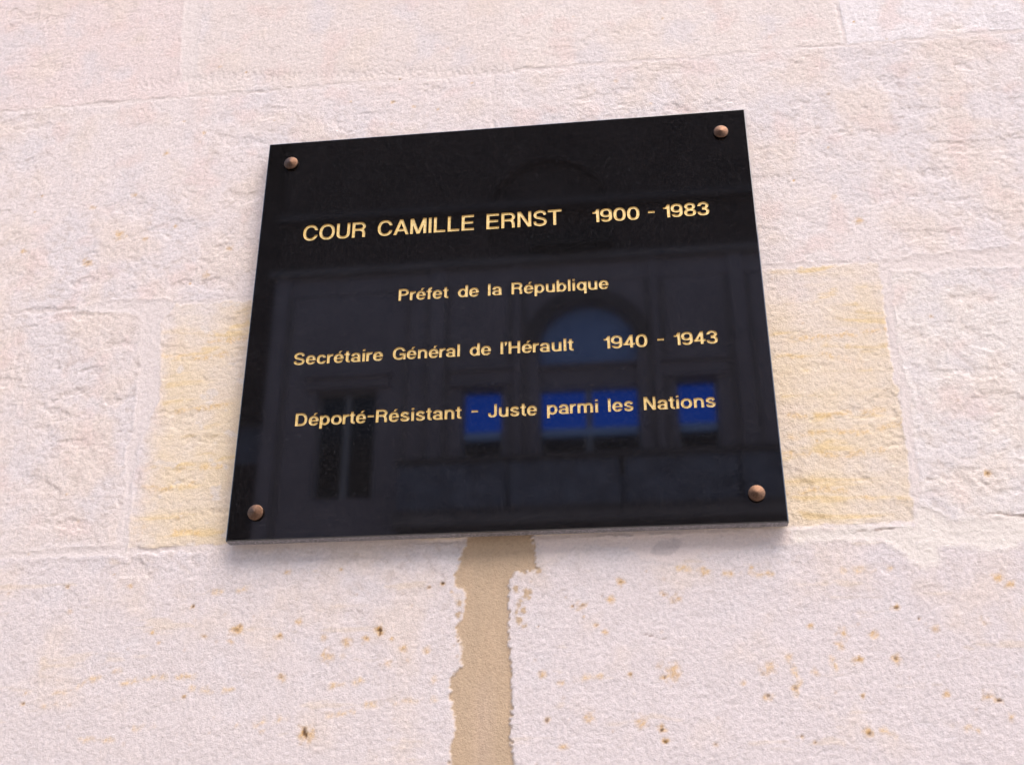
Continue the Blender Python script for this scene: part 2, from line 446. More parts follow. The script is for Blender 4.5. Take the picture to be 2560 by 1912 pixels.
# wide upright joints left and right of the ochre block
V3 = [(-0.3549,0.0297),(-0.342,0.0365),(-0.3183,0.0393),(-0.278,0.0356),(-0.2695,0.0318),(-0.2727,0.0255),(-0.2808,0.0133),(-0.2779,-0.0079),(-0.2735,-0.0392),(-0.272,-0.0519),(-0.2765,-0.0692),(-0.2824,-0.09),(-0.2829,-0.1052),(-0.2837,-0.1313),(-0.2803,-0.1712),(-0.2815,-0.179),(-0.355,-0.179),(-0.355,-0.174),(-0.2872,-0.1712),(-0.2886,-0.1293),(-0.2926,-0.1029),(-0.289,-0.0782),(-0.2909,-0.0383),(-0.2956,-0.0069),(-0.297,0.018),(-0.2999,0.023),(-0.3163,0.0262)]
V4 = [(0.2904,0.0325),(0.2889,0.0076),(0.2899,-0.022),(0.287,-0.0694),(0.2916,-0.0735),(0.288,-0.1058),(0.2901,-0.1408),(0.2857,-0.1762),(0.2915,-0.1578),(0.2942,-0.1409),(0.2937,-0.106),(0.2975,-0.0755),(0.2945,-0.0698),(0.2935,-0.0413),(0.2952,-0.0027),(0.2978,0.0231),(0.3113,0.0221),(0.3244,0.0192),(0.3418,0.0221),(0.3937,0.0204),(0.42,0.02),(0.42,0.037),(0.397,0.0384),(0.344,0.0361),(0.3097,0.0345)]
PALE = [(0.2031,-0.1778),(0.2855,-0.1775),(0.2907,-0.1628),(0.3038,-0.1683),(0.3103,-0.1751),(0.3582,-0.172),(0.42,-0.172),(0.42,-0.19),(0.3547,-0.1913),(0.3342,-0.1954),(0.3078,-0.1913),(0.3002,-0.1911),(0.297,-0.2022),(0.2874,-0.2059),(0.2791,-0.2),(0.2686,-0.1884),(0.2319,-0.1855),(0.2038,-0.1861)]
PINK = [(0.0225,-0.1782),(0.057,-0.1777),(0.1541,-0.1761),(0.2015,-0.1778),(0.2006,-0.186),(0.153,-0.191),(0.1208,-0.1965),(0.0986,-0.1942),(0.0893,-0.1855),(0.0569,-0.1828),(0.0322,-0.192)]
V1 = [(-0.3061,0.40),(-0.3035,0.33),(-0.2965,0.27),(-0.297,0.262),(-0.272,0.262),(-0.281,0.27),(-0.286,0.33),(-0.289,0.40)]
s_v3, s_v4 = sd_poly(V3), sd_poly(V4)
s_pale, s_pink, s_v1 = sd_poly(PALE), sd_poly(PINK), sd_poly(V1)
s_gray = sd_poly([(0.1036,-0.1902),(0.1088,-0.1829),(0.1219,-0.1791),(0.128,-0.1835),(0.1211,-0.1916),(0.1115,-0.1929)])
s_wide = np.maximum.reduce([s_v3, s_v4, s_pale, s_pink, s_v1]) + 0.003 * N_mid
# no separate thin joint where the wide smears are
mort = np.maximum(mort, s_wide + 0.0012 * N_edge + 0.0006 * N_fine)
w_mort = sstep(-0.0008, 0.0008, mort)
# tan cement in the joint under the plaque ---------------------------
PATCH = [(-0.0252,-0.1613),(-0.0249,-0.1752),(-0.0293,-0.1888),(-0.0332,-0.2022),(-0.033,-0.2094),(-0.0258,-0.2127),(-0.0251,-0.2218),(-0.027,-0.2298),(-0.0279,-0.2348),(-0.0314,-0.2387),(-0.0312,-0.2446),(-0.0274,-0.2486),(-0.0278,-0.2651),(-0.0331,-0.2718),(-0.035,-0.2765),(-0.0347,-0.286),(-0.0325,-0.2963),(-0.0304,-0.3065),(-0.0335,-0.3156),(-0.0342,-0.3283),(-0.0351,-0.3514),(-0.0349,-0.386),
         (0.01,-0.386),(0.0101,-0.3517),(0.0091,-0.3299),(0.0072,-0.3198),(0.0053,-0.3116),(0.0067,-0.3071),(0.0072,-0.2867),(0.0067,-0.2659),(0.0047,-0.2425),(0.0051,-0.2105),(0.0092,-0.2004),(0.0163,-0.2016),(0.0254,-0.1988),(0.022,-0.1769),(0.0221,-0.1631)]
s_main = sd_poly(PATCH) + 0.0018 * N_edge + 0.0016 * N_fine + 0.0012 * N_grain
s_patch = s_main.copy()
for (x, z, rr) in [(0.0122,-0.2248,0.0016),(0.0122,-0.2348,0.0022),(0.0182,-0.216,0.0028),(0.0152,-0.2279,0.0016),(0.0132,-0.2209,0.0014),(0.0161,-0.2389,0.0014),(0.0102,-0.2127,0.0018),(0.0192,-0.218,0.002),(-0.0302,-0.2217,0.002),(-0.0305,-0.2297,0.002),(0.0264,-0.2009,0.0016),(0.0165,-0.2185,0.0014),(0.0105,-0.2292,0.0012)]:
    s_patch = np.maximum(s_patch, rr - np.hypot(GX - x, GZ - z) + 0.0016 * N_fine + 0.001 * N_grain)
w_patch = sstep(-0.0011, 0.0009, s_patch)

# relief (metres, out of the wall) -----------------------------------
rough_map = (0.45 + 0.8 * sstep(-0.25, 0.35, N_huge + 0.25 * N_big)) * (0.7 + 0.5 * _hash(bidx.astype(float), course.astype(float), 3)) * (1 - 0.35 * sstep(-0.19, -0.25, GZ))
right_rough = 1 + 0.35 * sstep(0.15, 0.35, GX)
stone_h = (0.00027 * N_fine + 0.00026 * N_grain + 0.00018 * N_mid * rough_map * right_rough + 0.00022 * N_tool * rough_map * right_rough + 0.0004 * N_big + 0.0001 * N_bed)
# broken faces: scales knocked off the stone
scale_n = fbm(GX * 0.8, GZ * 1.5, 0.03, 4, 101)
stone_h += -0.0004 * sstep(0.20, 0.27, scale_n) * rough_map
mort_h = 0.00032 * N_fine + 0.00018 * N_grain + 0.00026 * N_mid + 0.0002 * N_tool + 0.0006 * N_big - 0.0002
cement_h = 0.00012 * N_fine + 0.00018 * N_mid + 0.0007 * N_big - 0.0012 + 0.00025 * fbm(GX * 3, GZ * 0.4, 0.02, 3, 103)
H = stone_h * (1 - w_mort) + mort_h * w_mort
jd = np.minimum(dz, dx)
brk = 0.08 + 0.92 * sstep(0.06, 0.40, fbm(GX, GZ, 0.08, 3, 107))
narrow = w_mort * (1 - sstep(-0.001, 0.002, s_wide))
H -= 0.00055 * narrow * brk
H += 0.0002 * np.exp(-((jd - 0.0045) / 0.0022) ** 2) * brk * (1 - sstep(-0.001, 0.002, s_wide))     # arris pushed up beside the joints
# thick buttered edges of the wide smears
H += 0.0003 * np.exp(-((s_wide) / 0.0018) ** 2) * (s_wide > -0.015)
# a scraped ledge above the upper joint
sel, d = d_line([(-0.3373,0.2616),(-0.2802,0.2612),(-0.2348,0.262),(-0.14,0.254),(0.0074,0.2445)], 0.02)
comb = 0.5 + 0.5 * np.sin((GX[sel] + 0.5 * GZ[sel]) * 1100 + 6 * N_mid[sel])
H[sel] -= 0.0006 * np.exp(-(d / 0.006) ** 2) * (0.4 + 0.6 * comb)
w_rec = sstep(-0.0012, 0.0008, s_main)
H = H * (1 - w_rec) + cement_h * w_rec
H += 0.0002 * np.exp(-((s_main + 0.0008) / 0.0009) ** 2)

# colour of the stone (linear reflectance), with some painted light ----------------------------
def C(r, g_, b_): return np.array([r, g_, b_], np.float32)
BASE = C(0.600, 0.530, 0.504)
col = np.empty((GX.size, 3), np.float32)
hb = _hash(bidx.astype(float), course.astype(float), 5)
hb2 = _hash(bidx.astype(float), course.astype(float), 9)
tint = (1 + 0.05 * (hb - 0.5))[:, None] * (1 + (hb2 - 0.5)[:, None] * C(0.02, 0.0, -0.05))
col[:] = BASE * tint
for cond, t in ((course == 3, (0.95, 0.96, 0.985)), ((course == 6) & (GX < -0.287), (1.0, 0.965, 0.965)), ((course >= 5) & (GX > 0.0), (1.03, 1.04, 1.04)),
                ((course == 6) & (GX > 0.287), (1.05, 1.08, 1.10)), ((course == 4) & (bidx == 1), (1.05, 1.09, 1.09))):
    col[cond] *= np.array(t, np.float32)  # brighter light at right and pink cast at top left painted into block colours
def blend(c, w): 
    global col
    col += (c - col) * np.clip(w, 0, 1)[:, None]
blend(C(0.61, 0.515, 0.445), 0.5 * sstep(0.0, 0.45, N_big + 0.3 * N_huge))          # buff clouds
blend(C(0.56, 0.515, 0.515), 0.6 * sstep(0.05, 0.4, -N_big + 0.4 * N_huge))          # greyer clouds
blend(C(0.60, 0.47, 0.43), 0.45 * sstep(0.1, 0.5, fbm(GX, GZ, 0.035, 3, 113)) * (GZ > -0.17))   # rosy blush
col *= (1 + 0.05 * N_mid + 0.07 * N_fine + 0.10 * N_grain)[:, None]
# hollows of the tooling are darker and browner
hollow_w = sstep(0.12, 0.42, -N_tool - 0.5 * N_mid)
blend(C(0.46, 0.385, 0.345), 0.38 * hollow_w * rough_map * (1 - w_mort))
# ochre block behind the plaque
och = (course == 4) & (bidx == 0)
e_l = GX + 0.282 + 0.012 * N_big + 0.007 * N_mid
fade = np.where(GX < 0, sstep(-0.008, 0.026, e_l) , 1.0)
ow = och * (1 - 0.9 * w_mort) * fade
amt = 0.80 + 0.55 * N_big - 0.30 * sstep(-0.06, 0.02, GZ) + 0.25 * N_bed + 0.06 * np.sign(-GX)
blend(C(0.615, 0.505, 0.365), ow * np.clip(amt, 0.25, 1.0))
blend(C(0.61, 0.45, 0.225), ow * 0.65 * sstep(0.16, 0.46, N_bed + 0.25 * N_big))
blend(C(0.59, 0.53, 0.49), ow * 0.7 * sstep(0.28, 0.4, fbm(GX, GZ * 1.4, 0.016, 3, 127)) * (GX < 0))
for pts in OCHRE_STREAKS:
    sel, d = d_line(pts, 0.01)
    wv = 0.55 * (0.35 + 0.65 * sstep(-0.3, 0.3, N_grain[sel])) * sstep(0.0038, 0.0002, d + 0.0028 * N_edge[sel]) * sstep(-0.25, 0.15, N_mid[sel]) * ow[sel]
    col[sel] += (C(0.60, 0.38, 0.13) - col[sel]) * np.clip(wv, 0, 1)[:, None]
# faint ochre bedding in the lower course
low = (course == 3) & core
blend(C(0.60, 0.47, 0.31), low * (1 - w_mort) * 0.28 * sstep(0.30, 0.46, N_bed + 0.15 * N_big))
for pts in STREAKS:
    sel, d = d_line(pts, 0.01)
    wv = 0.75 * (0.35 + 0.65 * sstep(-0.3, 0.3, N_grain[sel])) * sstep(0.0034, 0.0002, d + 0.0026 * N_edge[sel]) * sstep(-0.2, 0.2, N_mid[sel])
    col[sel] += (C(0.60, 0.42, 0.22) - col[sel]) * np.clip(wv, 0, 1)[:, None]
# mortar
blend(C(0.595, 0.525, 0.495) , w_mort * 0.9)
blend(C(0.62, 0.568, 0.518), 0.85 * sstep(-0.0045, 0.0035, s_pale + 0.004 * N_mid + 0.003 * N_edge))
blend(C(0.605, 0.52, 0.49), 0.9 * sstep(-0.0025, 0.0025, s_pink + 0.003 * N_mid + 0.002 * N_edge))
blend(C(0.44, 0.385, 0.375), 0.75 * sstep(-0.0005, 0.0012, s_gray + 0.0016 * N_edge))
blend(C(0.565, 0.505, 0.485), 0.4 * sstep(-0.0005, 0.0008, s_v3))
blend(C(0.61, 0.555, 0.525), 0.3 * sstep(-0.0005, 0.0008, s_v1))
# cement
blend(C(0.425, 0.318, 0.216), w_patch)
pv = sstep(-0.2, 0.3, fbm(GX * 2.2, GZ * 0.5, 0.03, 3, 131))
blend(C(0.455, 0.335, 0.225), w_patch * 0.6 * pv)
blend(C(0.44, 0.33, 0.245), w_patch * 0.6 * sstep(0.012, 0.0, np.abs(GX + 0.012)) * sstep(-0.26, -0.30, GZ))
# rust specks and pits
for (x, z, rr, dk) in SPOTS:
    rr = rr * 0.88
    sel = np.where((np.abs(GX - x) < rr * 3) & (np.abs(GZ - z) < rr * 3))[0]
    ang = np.hypot((GX[sel] - x) * 0.85, GZ[sel] - z)
    q = ang / rr + 1.0 * N_edge[sel] + 0.8 * N_fine[sel] + 0.5 * N_grain[sel]
    wr = sstep(1.35, 0.2, q) * (0.62 + 0.45 * dk) * (0.45 + 0.55 * sstep(-0.35, 0.25, N_grain[sel] + 0.6 * N_fine[sel]))
    col[sel] += (C(0.54, 0.335, 0.125) - col[sel]) * np.clip(wr, 0, 1)[:, None]
    if dk > 0.45:
        q2 = ang / (rr * (0.2 + 0.38 * dk)) + 0.9 * N_fine[sel] + 0.6 * N_edge[sel] + 0.6 * N_grain[sel]
        wd = sstep(1.0, 0.35, q2) * min(1.0, dk * 1.05)
        col[sel] += (C(0.10, 0.05, 0.028) - col[sel]) * np.clip(wd, 0, 1)[:, None]
        H[sel] -= 0.0009 * wd
# dark crack at the right end of the lower joint
for pts, ww in (([(0.334,-0.1702),(0.3431,-0.1701),(0.3488,-0.1721),(0.362,-0.173),(0.40,-0.1725)], 0.0013), ([(0.247,-0.1795),(0.272,-0.1785)], 0.0007),
                ([(0.098,-0.2465),(0.107,-0.2492),(0.1115,-0.2500)], 0.0011)):
    sel, d = d_line(pts, 0.01)
    wv = sstep(ww, ww * 0.2, d + 0.0012 * N_edge[sel])
    H[sel] -= 0.0009 * wv * sstep(-0.3, 0.2, N_mid[sel])
    col[sel] += (C(0.30, 0.22, 0.18) - col[sel]) * (0.55 * wv)[:, None]
# scattered little specks everywhere
rng = np.random.RandomState(4)
for k in range(420):
    x, z, rr = rng.uniform(-0.6, 0.56), rng.uniform(-0.42, 0.46), rng.uniform(0.0006, 0.0016)
    if k % 2: z = rng.uniform(-0.42, -0.2)
    i0, i1 = np.searchsorted(XS, (x - rr * 2, x + rr * 2)); j0, j1 = np.searchsorted(ZS, (z - rr * 2, z + rr * 2))
    sel = (np.arange(j0, j1)[:, None] * NX + np.arange(i0, i1)[None]).ravel()
    if not sel.size: continue
    wr = sstep(1.2, 0.3, np.hypot(GX[sel] - x, GZ[sel] - z) / rr + 0.5 * N_fine[sel]) * rng.uniform(0.12, 0.5)
    wr = wr * (1 - w_patch[sel])
    col[sel] += (C(0.45, 0.30, 0.18) - col[sel]) * np.clip(wr, 0, 1)[:, None]
col = np.clip(col, 0.02, 0.85)

YS = WALL_Y - H
V = np.stack([GX, YS, GZ + PZ], 1).astype(np.float32)
# faces, sorted into stones, mortar and cement
ii, jj = np.meshgrid(np.arange(NX - 1), np.arange(NZ - 1))
q0 = (jj * NX + ii).ravel()
Q = np.stack([q0, q0 + 1, q0 + NX + 1, q0 + NX], 1)
lab_v = np.where(w_patch > 0.5, -2, np.where(w_mort > 0.5, -1, (course + 2) * 100 + bidx + 20))
lab = lab_v[q0]

def grid_part(name, mask, mat, parent):
    F = Q[mask]
    used, inv = np.unique(F, return_inverse=True)
    me = bpy.data.meshes.new(name)
    me.vertices.add(len(used))
    me.vertices.foreach_set('co', V[used].ravel())
    nf = len(F)
    me.loops.add(nf * 4)
    me.loops.foreach_set('vertex_index', inv.ravel().astype(np.int32))
    me.polygons.add(nf)
    me.polygons.foreach_set('loop_start', np.arange(0, nf * 4, 4, dtype=np.int32))
    me.polygons.foreach_set('loop_total', np.full(nf, 4, np.int32))
    me.polygons.foreach_set('use_smooth', np.ones(nf, bool))
    at = me.attributes.new('stone_colour', 'FLOAT_COLOR', 'POINT')
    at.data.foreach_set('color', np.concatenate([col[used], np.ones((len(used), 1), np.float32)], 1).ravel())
    me.update()
    me.validate()
    return link(name, me, mat, parent)

wall = tag(empty('stone_wall', (0, 0, 0)), 'pale pitted limestone block wall with smeared mortar joints behind the black plaque', 'wall')
for L in np.unique(lab):
    mk = lab == L
    if L == -1: grid_part('mortar_joint', mk, M_MORTAR, wall)
    elif L == -2: tag(grid_part('cement_filling', mk, M_CEMENT, wall), 'smooth tan cement filling an upright joint below the plaque')
    else:
        if mk.sum() < 40: 
            continue
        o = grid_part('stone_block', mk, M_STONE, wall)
        if L == (4 + 2) * 100 + 20: tag(o, 'ochre yellow stone block behind the plaque')
# the rest of the house front, further out
x0, x1, z0, z1 = XS[0], XS[-1], ZS[0] + PZ, ZS[-1] + PZ
TOP = 16.75
mb = MB()
mb.box(-22, x0, WALL_Y, WALL_Y + 0.5, 0, TOP).box(x1, 22, WALL_Y, WALL_Y + 0.5, 0, TOP)
mb.box(x0, x1, WALL_Y, WALL_Y + 0.5, 0, z0).box(x0, x1, WALL_Y, WALL_Y + 0.5, z1, TOP)
mb.box(x0, x1, WALL_Y + 0.03, WALL_Y + 0.5, z0, z1)
mb.build('house_front', M_WALLFAR, wall)
# ------------------------------------------------------------------ lettering: drawn from rings, bars and strokes
XH, OV, ASC, DESC = 0.735, 0.014, 1.0, -0.275
RES = 1 / 80.0
def glyph_grid(W):
    xs = np.arange(-0.10, W + 0.10 + RES, RES)
    ys = np.arange(-0.40, 1.12, RES)
    return np.meshgrid(xs, ys)

class G:
    """one letter as a signed field over its own little drawing board"""
    def __init__(s, W, w):
        s.W, s.w, s.h = W, w, 0.88 * w
        s.X, s.Y = glyph_grid(W)
        s.F = np.full(s.X.shape, -1.0)
    def box(s, x0, x1, y0, y1): return np.minimum.reduce([s.X - x0, x1 - s.X, s.Y - y0, y1 - s.Y])
    def ell(s, cx, cy, a, b, n=2.25):
        r = (np.abs((s.X - cx) / a) ** n + np.abs((s.Y - cy) / b) ** n) ** (1 / n)
        return (1 - r) * min(a, b)
    def ring(s, cx, cy, a, b, n=2.25, w=None, h=None):
        w, h = w or s.w, h or s.h
        return np.minimum(s.ell(cx, cy, a, b, n), -s.ell(cx, cy, a - w, b - h, n))
    def poly(s, *p):
        out = np.full(s.X.shape, 9.0)
        for (ax, ay), (bx, by) in zip(p, p[1:] + p[:1]):
            l = math.hypot(bx - ax, by - ay)
            out = np.minimum(out, ((bx - ax) * (s.Y - ay) - (by - ay) * (s.X - ax)) / l)
        return out
    def stroke(s, pts, w):
        P = np.array(pts, float)
        Pp = np.vstack([2 * P[0] - P[1], P, 2 * P[-1] - P[-2]])
        c = []
        for i in range(1, len(Pp) - 2):
            for t in np.linspace(0, 1, 7)[:-1]:
                a, b_, d, e = Pp[i - 1], Pp[i], Pp[i + 1], Pp[i + 2]
                c.append(0.5 * (2 * b_ + (d - a) * t + (2 * a - 5 * b_ + 4 * d - e) * t * t + (3 * b_ - a - 3 * d + e) * t ** 3))
        c.append(P[-1])
        dmin = np.full(s.X.shape, 9.0)
        for a, b_ in zip(c[:-1], c[1:]):
            e = b_ - a
            t = np.clip(((s.X - a[0]) * e[0] + (s.Y - a[1]) * e[1]) / (e @ e + 1e-12), 0, 1)
            dmin = np.minimum(dmin, np.hypot(s.X - a[0] - t * e[0], s.Y - a[1] - t * e[1]))
        f = w / 2 - dmin
        for a, b_ in ((c[0], c[1]), (c[-1], c[-2])):            # square ends
            e = (b_ - a) / np.linalg.norm(b_ - a)
            cut = (s.X - a[0]) * e[0] + (s.Y - a[1]) * e[1]
            near = np.hypot(s.X - a[0], s.Y - a[1]) < w * 0.8
            f = np.where(near, np.minimum(f, cut), f)
        return f
    def add(s, *fs):
        for f in fs: s.F = np.maximum(s.F, f)
        return s
    def cut(s, *fs):
        for f in fs: s.F = np.minimum(s.F, -f)
        return s

BIG = 3.0
WIDTH = dict(C=.90, G=.93, O=.93, U=.80, R=.80, A=.93, M=.96, I=None, L=.69, E=.735, N=.80, S=.80, T=.80, P=.76, D=.84, H=.80, J=.63,
             o=.76, c=.68, e=.70, a=.70, r=.43, f=.42, t=.42, d=.72, b=.72, p=.72, q=.72, u=.67, n=.67, m=1.06, s=.66, i=None, l=None)
WIDTH.update({'1': .43, '9': .75, '0': .77, '8': .76, '3': .75, '4': .77, '-': .44, '’': .2, 'é': .70})
ROUND = set('COGQoceéadbpq0983sS')
def glyph(ch, w):
    W = WIDTH[ch] or w
    g = G(W, w)
    h, B, R = g.h, g.box, g.ring
    if ch in 'CG':
        g.add(R(W/2, .5, W/2, .5 + OV))
        g.cut(B(W*.52, BIG, .345 if ch == 'C' else .50, .655))
        if ch == 'G': g.cut(B(W - w*1.02, BIG, -1, .5)).add(B(W*.53, W, .52 - h, .52), B(W - w*.85, W, 0, .52))
    elif ch == 'O': g.add(R(W/2, .5, W/2, .5 + OV))
    elif ch == '0': g.add(R(W/2, .5, W/2, .5 + OV, 2.4))
    elif ch == 'U':
        g.add(R(W/2, .36, W/2, .36 + OV, 2.4)).cut(B(-1, BIG, .36, BIG)).add(B(0, w, .35, 1), B(W - w, W, .35, 1))
    elif ch in 'PR':
        y0 = .415 if ch == 'P' else .435
        xm, cy, b_ = W*.56, (1 + y0)/2, (1 - y0)/2
        out = np.maximum(B(0, xm, y0, 1), np.minimum(g.ell(xm, cy, W - xm, b_, 1.98), g.X - xm))
        inn = np.maximum(B(w, xm, y0 + h, 1 - h), np.minimum(g.ell(xm, cy, W - xm - w, b_ - h, 1.98), g.X - xm))
        g.add(out).cut(inn).add(B(0, w, 0, 1))
        if ch == 'R':
            xc, yt = W*.50, y0 + h
            g.add(np.minimum.reduce([R(xc, .22, W - .015 - xc, yt - .22, 2.4), g.X - xc, g.Y - .22]))
            g.add(B(W - .015 - w, W - .015, 0, .225))
    elif ch == 'D':
        xm = W*.45
        out = np.maximum(B(0, xm, 0, 1), np.minimum(g.ell(xm, .5, W - xm, .5, 2.3), g.X - xm))
        inn = np.maximum(B(w, xm, h, 1 - h), np.minimum(g.ell(xm, .5, W - xm - w, .5 - h, 2.3), g.X - xm))
        g.add(out).cut(inn)
    elif ch == 'A':
        k = 1.06 * w
        g.add(g.poly((0, 0), (k, 0), (W/2 + .52*k, 1), (W/2 - .52*k, 1)), g.poly((W - k, 0), (W, 0), (W/2 + .52*k, 1), (W/2 - .52*k, 1)), B(W*.24, W*.76, .225, .225 + h))
    elif ch == 'M':
        k = 1.05 * w
        g.add(B(0, w, 0, 1), B(W - w, W, 0, 1), g.poly((W/2 - .5*k, 0), (W/2 + .5*k, 0), (k*1.12, 1), (0, 1)), g.poly((W/2 - .5*k, 0), (W/2 + .5*k, 0), (W, 1), (W - 1.12*k, 1)))
    elif ch == 'N':
        g.add(B(0, w, 0, 1), B(W - w, W, 0, 1), g.poly((W - 1.15*w, 0), (W, 0), (1.15*w, 1), (0, 1)))
    elif ch == 'I' or ch == 'l': g.add(B(0, w, 0, 1))
    elif ch == 'L': g.add(B(0, w, 0, 1), B(0, W, 0, h))
    elif ch == 'E': g.add(B(0, w, 0, 1), B(0, W, 0, h), B(0, W*.93, .51 - h/2, .51 + h/2), B(0, W*.985, 1 - h, 1))
    elif ch == 'T': g.add(B(0, W, 1 - h, 1), B(W/2 - w/2, W/2 + w/2, 0, 1))
    elif ch == 'H': g.add(B(0, w, 0, 1), B(W - w, W, 0, 1), B(0, W, .52 - h/2, .52 + h/2))
    elif ch in 'Ss':
        top = 1 if ch == 'S' else XH
        q = [(.965, .735), (.86, .92), (.5, 1.0), (.14, .91), (.04, .745), (.14, .595), (.5, .505), (.87, .40), (1, .25), (.87, .07), (.5, 0), (.10, .085), (0, .28)]
        x0, x1, y0, y1 = w/2, W - w/2, h/2 - OV, top - h/2 + OV
        g.add(g.stroke([(x0 + u*(x1 - x0), y0 + v_*(y1 - y0)) for u, v_ in q], w*.95))
    elif ch == 'J':
        g.add(R(W/2, .28, W/2, .28 + OV, 2.4)).cut(B(-1, BIG, .28, BIG)).add(B(0, w, .275, .33), B(W - w, W, .27, 1))
    elif ch == 'o': g.add(R(W/2, XH/2, W/2, XH/2 + OV))
    elif ch == 'c': g.add(R(W/2, XH/2, W/2, XH/2 + OV)).cut(B(W*.52, BIG, XH*.335, XH*.66))
    elif ch in 'eé':
        yb = XH*.5 + .01
        g.add(R(W/2, XH/2, W/2, XH/2 + OV)).cut(B(W*.5, BIG, XH*.30, yb - h*.40)).add(np.minimum(B(w*.5, W - w*.4, yb - h*.40, yb + h*.40), g.ell(W/2, XH/2, W/2, XH/2 + OV)))
        if ch == 'é': g.add(g.poly((W*.44, .805), (W*.44 + .135, .805), (W*.44 + .30, .985), (W*.44 + .10, .985)))
    elif ch == 'a':
        xr_ = W - .035
        g.add(R(xr_/2 + .01, XH - .25, xr_/2 - .01, .25 + OV, 2.3)).cut(B(-1, BIG, -1, XH - .25))
        g.add(B(xr_ - w, xr_, 0.04, XH - .24), R((xr_)/2, .215, xr_/2, .215 + OV, 2.2, w, h*.92), B(xr_ - w*.9, W, 0, .07))
    elif ch == 'r':
        g.add(np.minimum.reduce([R(W, XH - .34, W, .34 + OV, 2.3), W - g.X, g.Y - (XH - .34)]), B(0, w, 0, XH))
    elif ch == 'f':
        g.add(np.minimum.reduce([R(.41, .75, .41 - .105, .265, 2.4), .41 - g.X, g.Y - .75]), B(.105, .105 + w, 0, .755), B(0, .40, XH - h*.85, XH))
    elif ch == 't':
        g.add(np.minimum.reduce([R(.41, .21, .41 - .105, .21 + OV, 2.4), .41 - g.X, .21 - g.Y]), B(.105, .105 + w, .205, .93), B(0, .40, XH - h*.85, XH))
    elif ch in 'dq':
        g.add(R(W*.49, XH/2, W*.49, XH/2 + OV, 1.98), B(W - w, W, DESC if ch == 'q' else 0, XH if ch == 'q' else 1))
    elif ch in 'bp':
        g.add(R(W*.51, XH/2, W*.49, XH/2 + OV, 1.98), B(0, w, DESC if ch == 'p' else 0, XH if ch == 'p' else 1))
    elif ch == 'u':
        g.add(R(W/2, .30, W/2, .30 + OV, 2.3)).cut(B(-1, BIG, .30, BIG)).add(B(0, w, .29, XH), B(W - w, W, 0, XH))
    elif ch == 'n':
        g.add(R(W/2, XH - .30, W/2, .30 + OV, 2.3)).cut(B(-1, BIG, -1, XH - .30)).add(B(0, w, 0, XH), B(W - w, W, 0, XH - .29))
    elif ch == 'm':
        a = (W + w)/4
        f1 = np.maximum(R(a, XH - .27, a, .27 + OV, 2.3), R(W - a, XH - .27, a, .27 + OV, 2.3))
        g.add(f1).cut(B(-1, BIG, -1, XH - .27)).add(B(0, w, 0, XH), B(W/2 - w/2, W/2 + w/2, 0, XH - .26), B(W - w, W, 0, XH - .26))
    elif ch == 'i': g.add(B(0, w, 0, XH), B(0, w, .855, 1.0))
    elif ch == '1':
        g.add(B(W - w, W, 0, 1), B(0, W - w*.5, .665, .785), g.poly((W - w - .13, .77), (W - w*.5, .77), (W - w*.5, 1), (W - w*.72, 1)))
    elif ch == '9':
        lo = np.minimum.reduce([R(W/2, .37, W/2, .37 + OV, 2.3), .37 - g.Y, np.maximum(g.X - W/2, .215 - g.Y)])
        g.add(R(W/2, .675, W/2, .325 + OV, 2.25), lo, B(W - w, W, .36, .68))
    elif ch == '8':
        g.add(R(W/2, .745, W/2 - .035, .255 + OV, 1.98), R(W/2, .28, W/2, .28 + OV, 2.25))
    elif ch == '3':
        k = np.minimum(B(-1, W*.40, .285, .715), 1)
        g.add(R(W/2, .745, W/2 - .025, .255 + OV, 1.98), R(W/2, .285, W/2, .285 + OV, 2.25)).cut(k)
    elif ch == '4':
        xs = W - .13
        g.add(B(xs - w, xs, 0, 1), B(0, W, .205, .205 + h), np.minimum(g.poly((0, .205), (w*1.05, .205), (xs - w*.1, 1), (xs - w*1.02, 1)), g.Y - .205))
        g.cut(B(-1, 0, -1, 2))
    elif ch == '-': g.add(B(0, W, .505 - h*.46, .505 + h*.46))
    elif ch == '’': g.add(B(0, w, .83, 1.0), g.poly((w*.02, .66), (w*.42, .66), (w, .84), (w*.35, .84)))
    return contours(g)

